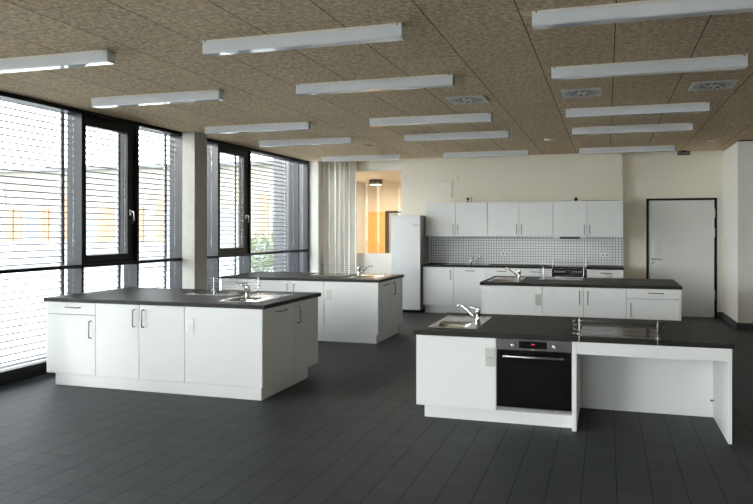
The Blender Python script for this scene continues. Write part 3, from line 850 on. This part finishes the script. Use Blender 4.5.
for k, (xa, w) in enumerate(((.871, 1.10), (-.272, 1.285))):
    dp = .41 if k == 0 else .56
    unit('base_cabinet', 'white cabinet on the rear side of the near right island, %s half' % ('right', 'left')[k], (xa, YD+DD-.018), PI, w-.001, dp, ZB, ZDb,
         [('door', 0, w/2, ZB, ZDb, ('v', w/2-.05, .6)), ('door', w/2, w-.001, ZB, ZDb, ('v', w/2+.05, .6))])
plinth('white plinth under the oven half of the near right island', -1.508, -.270, YD+.10, YD+DD-.08)
hD = (-1.506+.012, -1.506+SW-.012, YD+.165+.012, YD+.165+SL-.012)
worktop('dark lowered worktop of the near right island', -1.579, .912, YD, YD+DD, ZDt, [hD], .040)
sink((-1.506, YD+.165, ZDt), 0, 'nearest steel sink, on the lowered right island')
faucet((-1.117, YD+.50, ZDt+.0035), PI-.22, 'nearest chrome tap, on the lowered right island')
cooktop((-.205, YD+.055, ZDt), .60, .51, 'nearest black glass cooktop, above the open knee space')
guard((-.212, YD, ZDt), 0, 'wire guard at the front edge of the nearest cooktop')

# ------------------------------------------------------------------ kitchen row on the back wall
KF = 12.312; ZKt = .928; ZKb = .889; KD = YK-.001-KF
def kunit(x0, x1, label, layout, cat='cabinet', name='base_cabinet'):
    return unit(name, label, (x0, KF), 0, x1-x0, KD, .16, ZKb, layout, cat)
kunit(-3.40, -2.797, 'white base cabinet of the back wall row beside the fridge', [('door', 0, .603, .16, ZKb, ('v', .603-.055, .74))])
kunit(-2.797, -2.188, 'white-fronted dishwasher under the back wall sink', [('door', 0, .609, .16, ZKb, ('h', .32, .825))], 'dishwasher', 'dishwasher')
kunit(-2.188, -1.572, 'white base cabinet of the back wall row right of the dishwasher', [('drawer', 0, .616, .75, ZKb, ('h', .308, .825)), ('door', 0, .616, .16, .75, ('v', .56, .62))])
kunit(-1.572, -.966, 'white base cabinet of the back wall row left of the oven', [('drawer', 0, .606, .75, ZKb, ('h', .303, .825)), ('door', 0, .606, .16, .75, ('v', .05, .62))])
r = thing('oven_cabinet', 'white cabinet around the oven of the back wall row', 'cabinet', (-.965, KF, 0))
c = MB(); c.box(0, .614, .572, KD-.001, .16, ZKb-.0005); c.box(0, .614, .022, .571, .16, .272); c.build('body', M['carcass'], r)
front(r, 'drawer', 0, .614, .16, .272)
oven('built_in_oven', 'built-in oven with a black symbol panel in the back wall row', (-.961, KF), 0, .608, .276, ZKb-.008, 'glass')
kunit(-.350, .283, 'white base cabinet with drawer at the right end of the back wall row', [('drawer', 0, .633, .75, ZKb, ('h', .325, .825)), ('door', 0, .633, .16, .75, ('v', .05, .62))])
plinth('white plinth under the back wall kitchen row', -3.385, .28, KF+.09, YK-.02, .158)
hK = (-3.00+.012, -3.00+SL-.012, KF+.07+.012, KF+.07+SW-.012)
worktop('dark worktop of the back wall kitchen row', -3.412, .284, KF-.03, YK-.009, ZKt, [hK], .038)
sink((-3.00, KF+.07+SW, ZKt), -PI/2, 'steel sink in the back wall worktop')
faucet((-2.545, KF+.47, ZKt+.0035), -.35, 'chrome tap at the back wall sink')
cooktop((-.955, KF+.04, ZKt), .60, .50, 'black glass cooktop on the back wall worktop')
guard((-.95, KF-.03, ZKt), 0, 'wire guard at the back wall cooktop')
# wall cabinets
def wall_cab(x0, xm, x1, label):
    r = unit('wall_cabinet', label, (x0, 12.55), 0, x1-x0, YK-.001-12.55, 1.467, 2.128,
             [('door', 0, xm-x0, 1.467, 2.128, ('v', xm-x0-.045, 1.602)), ('door', xm-x0, x1-x0, 1.467, 2.128, ('v', xm-x0+.05, 1.602))], 'wall cabinet', 'wall cabinets', True)
wall_cab(-3.412, -2.812, -2.192, 'white double-door wall cabinet nearest the fridge')
wall_cab(-2.190, -1.59, -.964, 'white double-door wall cabinet in the middle of the row')
wall_cab(-.962, -.354, .283, 'white double-door wall cabinet above the extractor hood')
r = thing('extractor_hood', 'slim extractor hood with a black front under the right wall cabinet', 'extractor hood', (-.66, 12.55, 1.4665))
MB().box(-.29, .29, .03, .33, -.028, -.0005, .002).build('body', M['plastic'], r)
MB().box(-.18, .18, .004, .3, -.036, -.0285, .001).build('filter', M['black'], r); MB().box(-.18, .18, .004, .029, -.028, -.0005).build('front_slider', M['black'], r)
# fridge
r = thing('fridge', 'tall white fridge freezer at the left end of the back wall row', 'fridge', (-4.015, 12.235, 0))
MB().box(0, .578, .062, .66, .06, 1.872, .004).build('body', M['fseal'], r); MB().box(.02, .56, .09, .64, .0005, .06).build('base', M['black'], r)
dl = MB().box(0, .582, 0, .060, .06, 1.876, .006).build('door', M['fridge'], r)
text('logo', 'BOSCH', .034, M['greymark'], dl, (.505, -.001, 1.690))
h = MB(); h.box(.572, .586, -.012, -.0005, .88, 1.22, .004); h.build('handle', M['plastic'], dl)
# sockets
for x, z, n, lab in ((-1.90, 1.133, 2, 'white double socket on the mosaic tiles above the dishwasher side'), (-.037, 1.125, 2, 'white double socket on the mosaic tiles right of the oven')):
    r = thing('wall_socket', lab, 'socket', (x, YK-.008, z), 0, 'double wall sockets')
    MB().box(-.078, .078, -.010, -.0005, -.040, .040, .002).build('frame', M['plastic'], r)
    for sx in (-.037, .037):
        MB().lathe([(.022, -.0102), (.021, -.0115), (.002, -.0115)], (sx, 0, 0), 20, 'Y').build('socket', M['ventgrey'], r)
# items on the wall above the cabinets
r = thing('access_panel', 'square white access panel on the wall above the left wall cabinet', 'panel', (-3.125, YK, 2.405))
MB().box(-.168, .168, -.014, -.0005, -.16, .16, .003).build('frame', M['wallw'], r); MB().box(-.155, .155, -.018, -.0145, -.147, .147, .002).build('lid', M['wallw'], r)
r = thing('wall_sensor', 'small white sensor on the wall beside the access panel', 'sensor', (-2.85, YK, 2.63))
MB().box(-.03, .03, -.02, -.0005, -.045, .045, .004).build('housing', M['wall'], r); MB().box(-.018, .018, -.024, -.0205, -.03, -.01, .001).build('lens', M['tray'], r)
r = thing('glass_jar', 'small clear-grey jar with a black lid on the left wall cabinet', 'jar', (-2.60, 12.70, 2.1285))
MB().lathe([(.022, 0), (.024, .01), (.022, .045), (.018, .05)], n=16).build('jar_body', M['ventgrey'], r); MB().lathe([(.026, .0502), (.030, .065), (.026, .085), (.01, .09)], n=16).build('lid', M['black'], r)
o = MB().lathe([(.009, 0), (.009, .11), (.006, .112)], (0, 0, 0), 10).build('thin_bottle', M['ventgrey'], None, (-2.535, 12.70, 2.1285)); tag(o, 'thin grey bottle beside the black-lidded jar on the left wall cabinet', 'bottle')
o = MB().lathe([(.05, 0), (.062, .02), (.058, .024), (.02, .012)], n=20).build('saucer', M['plastic'], None, (-.72, 12.72, 2.1285)); tag(o, 'small white dish lying on the right wall cabinet', 'dish')
o = MB().lathe([(.02, 0), (.032, .02), (.034, .045), (.02, .07)], n=16).build('black_pot', M['black'], None, (-.555, 12.70, 2.1285)); tag(o, 'small black pot on the right wall cabinet', 'pot')
r = thing('cable_duct', 'flat dark cable strip lying on top of the right wall cabinet', 'cable', (-.2, 12.72, 2.1285))
MB().tube([(-.25, 0, .006), (0, -.01, .006), (.2, .0, .006), (.44, .01, .006)], .006, 8).build('cable', M['black'], r)

# ------------------------------------------------------------------ world, sun, camera
W = bpy.data.worlds.new('sky'); scn.world = W; W.use_nodes = True; nt = W.node_tree; n = N(nt)
bg = nt.nodes['Background']
tc = n.add('ShaderNodeTexCoord'); sp = n.add('ShaderNodeSeparateXYZ'); nt.links.new(tc.outputs['Generated'], sp.inputs[0])
mr = n.add('ShaderNodeMapRange'); nt.links.new(sp.outputs[2], mr.inputs[0]); mr.inputs[1].default_value = 0; mr.inputs[2].default_value = .9
c = n.ramp(mr.outputs[0], [(0, (1.0, .99, .96)), (.25, (.95, .97, 1.0)), (1, (.80, .89, 1.0))])
nt.links.new(c, bg.inputs[0]); bg.inputs[1].default_value = 8.0
SUN = bpy.data.lights.new('hazy_sun', 'SUN'); SUN.energy = 2.7; SUN.angle = math.radians(14); SUN.color = (1, .97, .92)
so = bpy.data.objects.new('hazy_sun', SUN); COL.objects.link(so)
so.rotation_euler = Vector((math.cos(math.radians(60)), math.sin(math.radians(60)), -math.tan(math.radians(11.5)))).to_track_quat('-Z', 'Y').to_euler()
cam = bpy.data.cameras.new('camera'); co = bpy.data.objects.new('camera', cam); COL.objects.link(co)
co.location = (0, 0, 1.612); co.rotation_euler = (PI/2, 0, .281)
cam.sensor_fit = 'HORIZONTAL'; cam.sensor_width = 36; cam.lens = 664.78/753*36
cam.shift_x = .5-415.16/753; cam.shift_y = (228.99-252)/753; cam.clip_start = .05; cam.clip_end = 300
scn.camera = co
vs = scn.view_settings
vs.view_transform = 'Standard'; vs.look = 'None'; vs.exposure = .75; vs.gamma = 1; vs.use_curve_mapping = False
scn.cycles.max_bounces = 12; scn.cycles.diffuse_bounces = 6; scn.cycles.glossy_bounces = 4; scn.cycles.transparent_max_bounces = 16
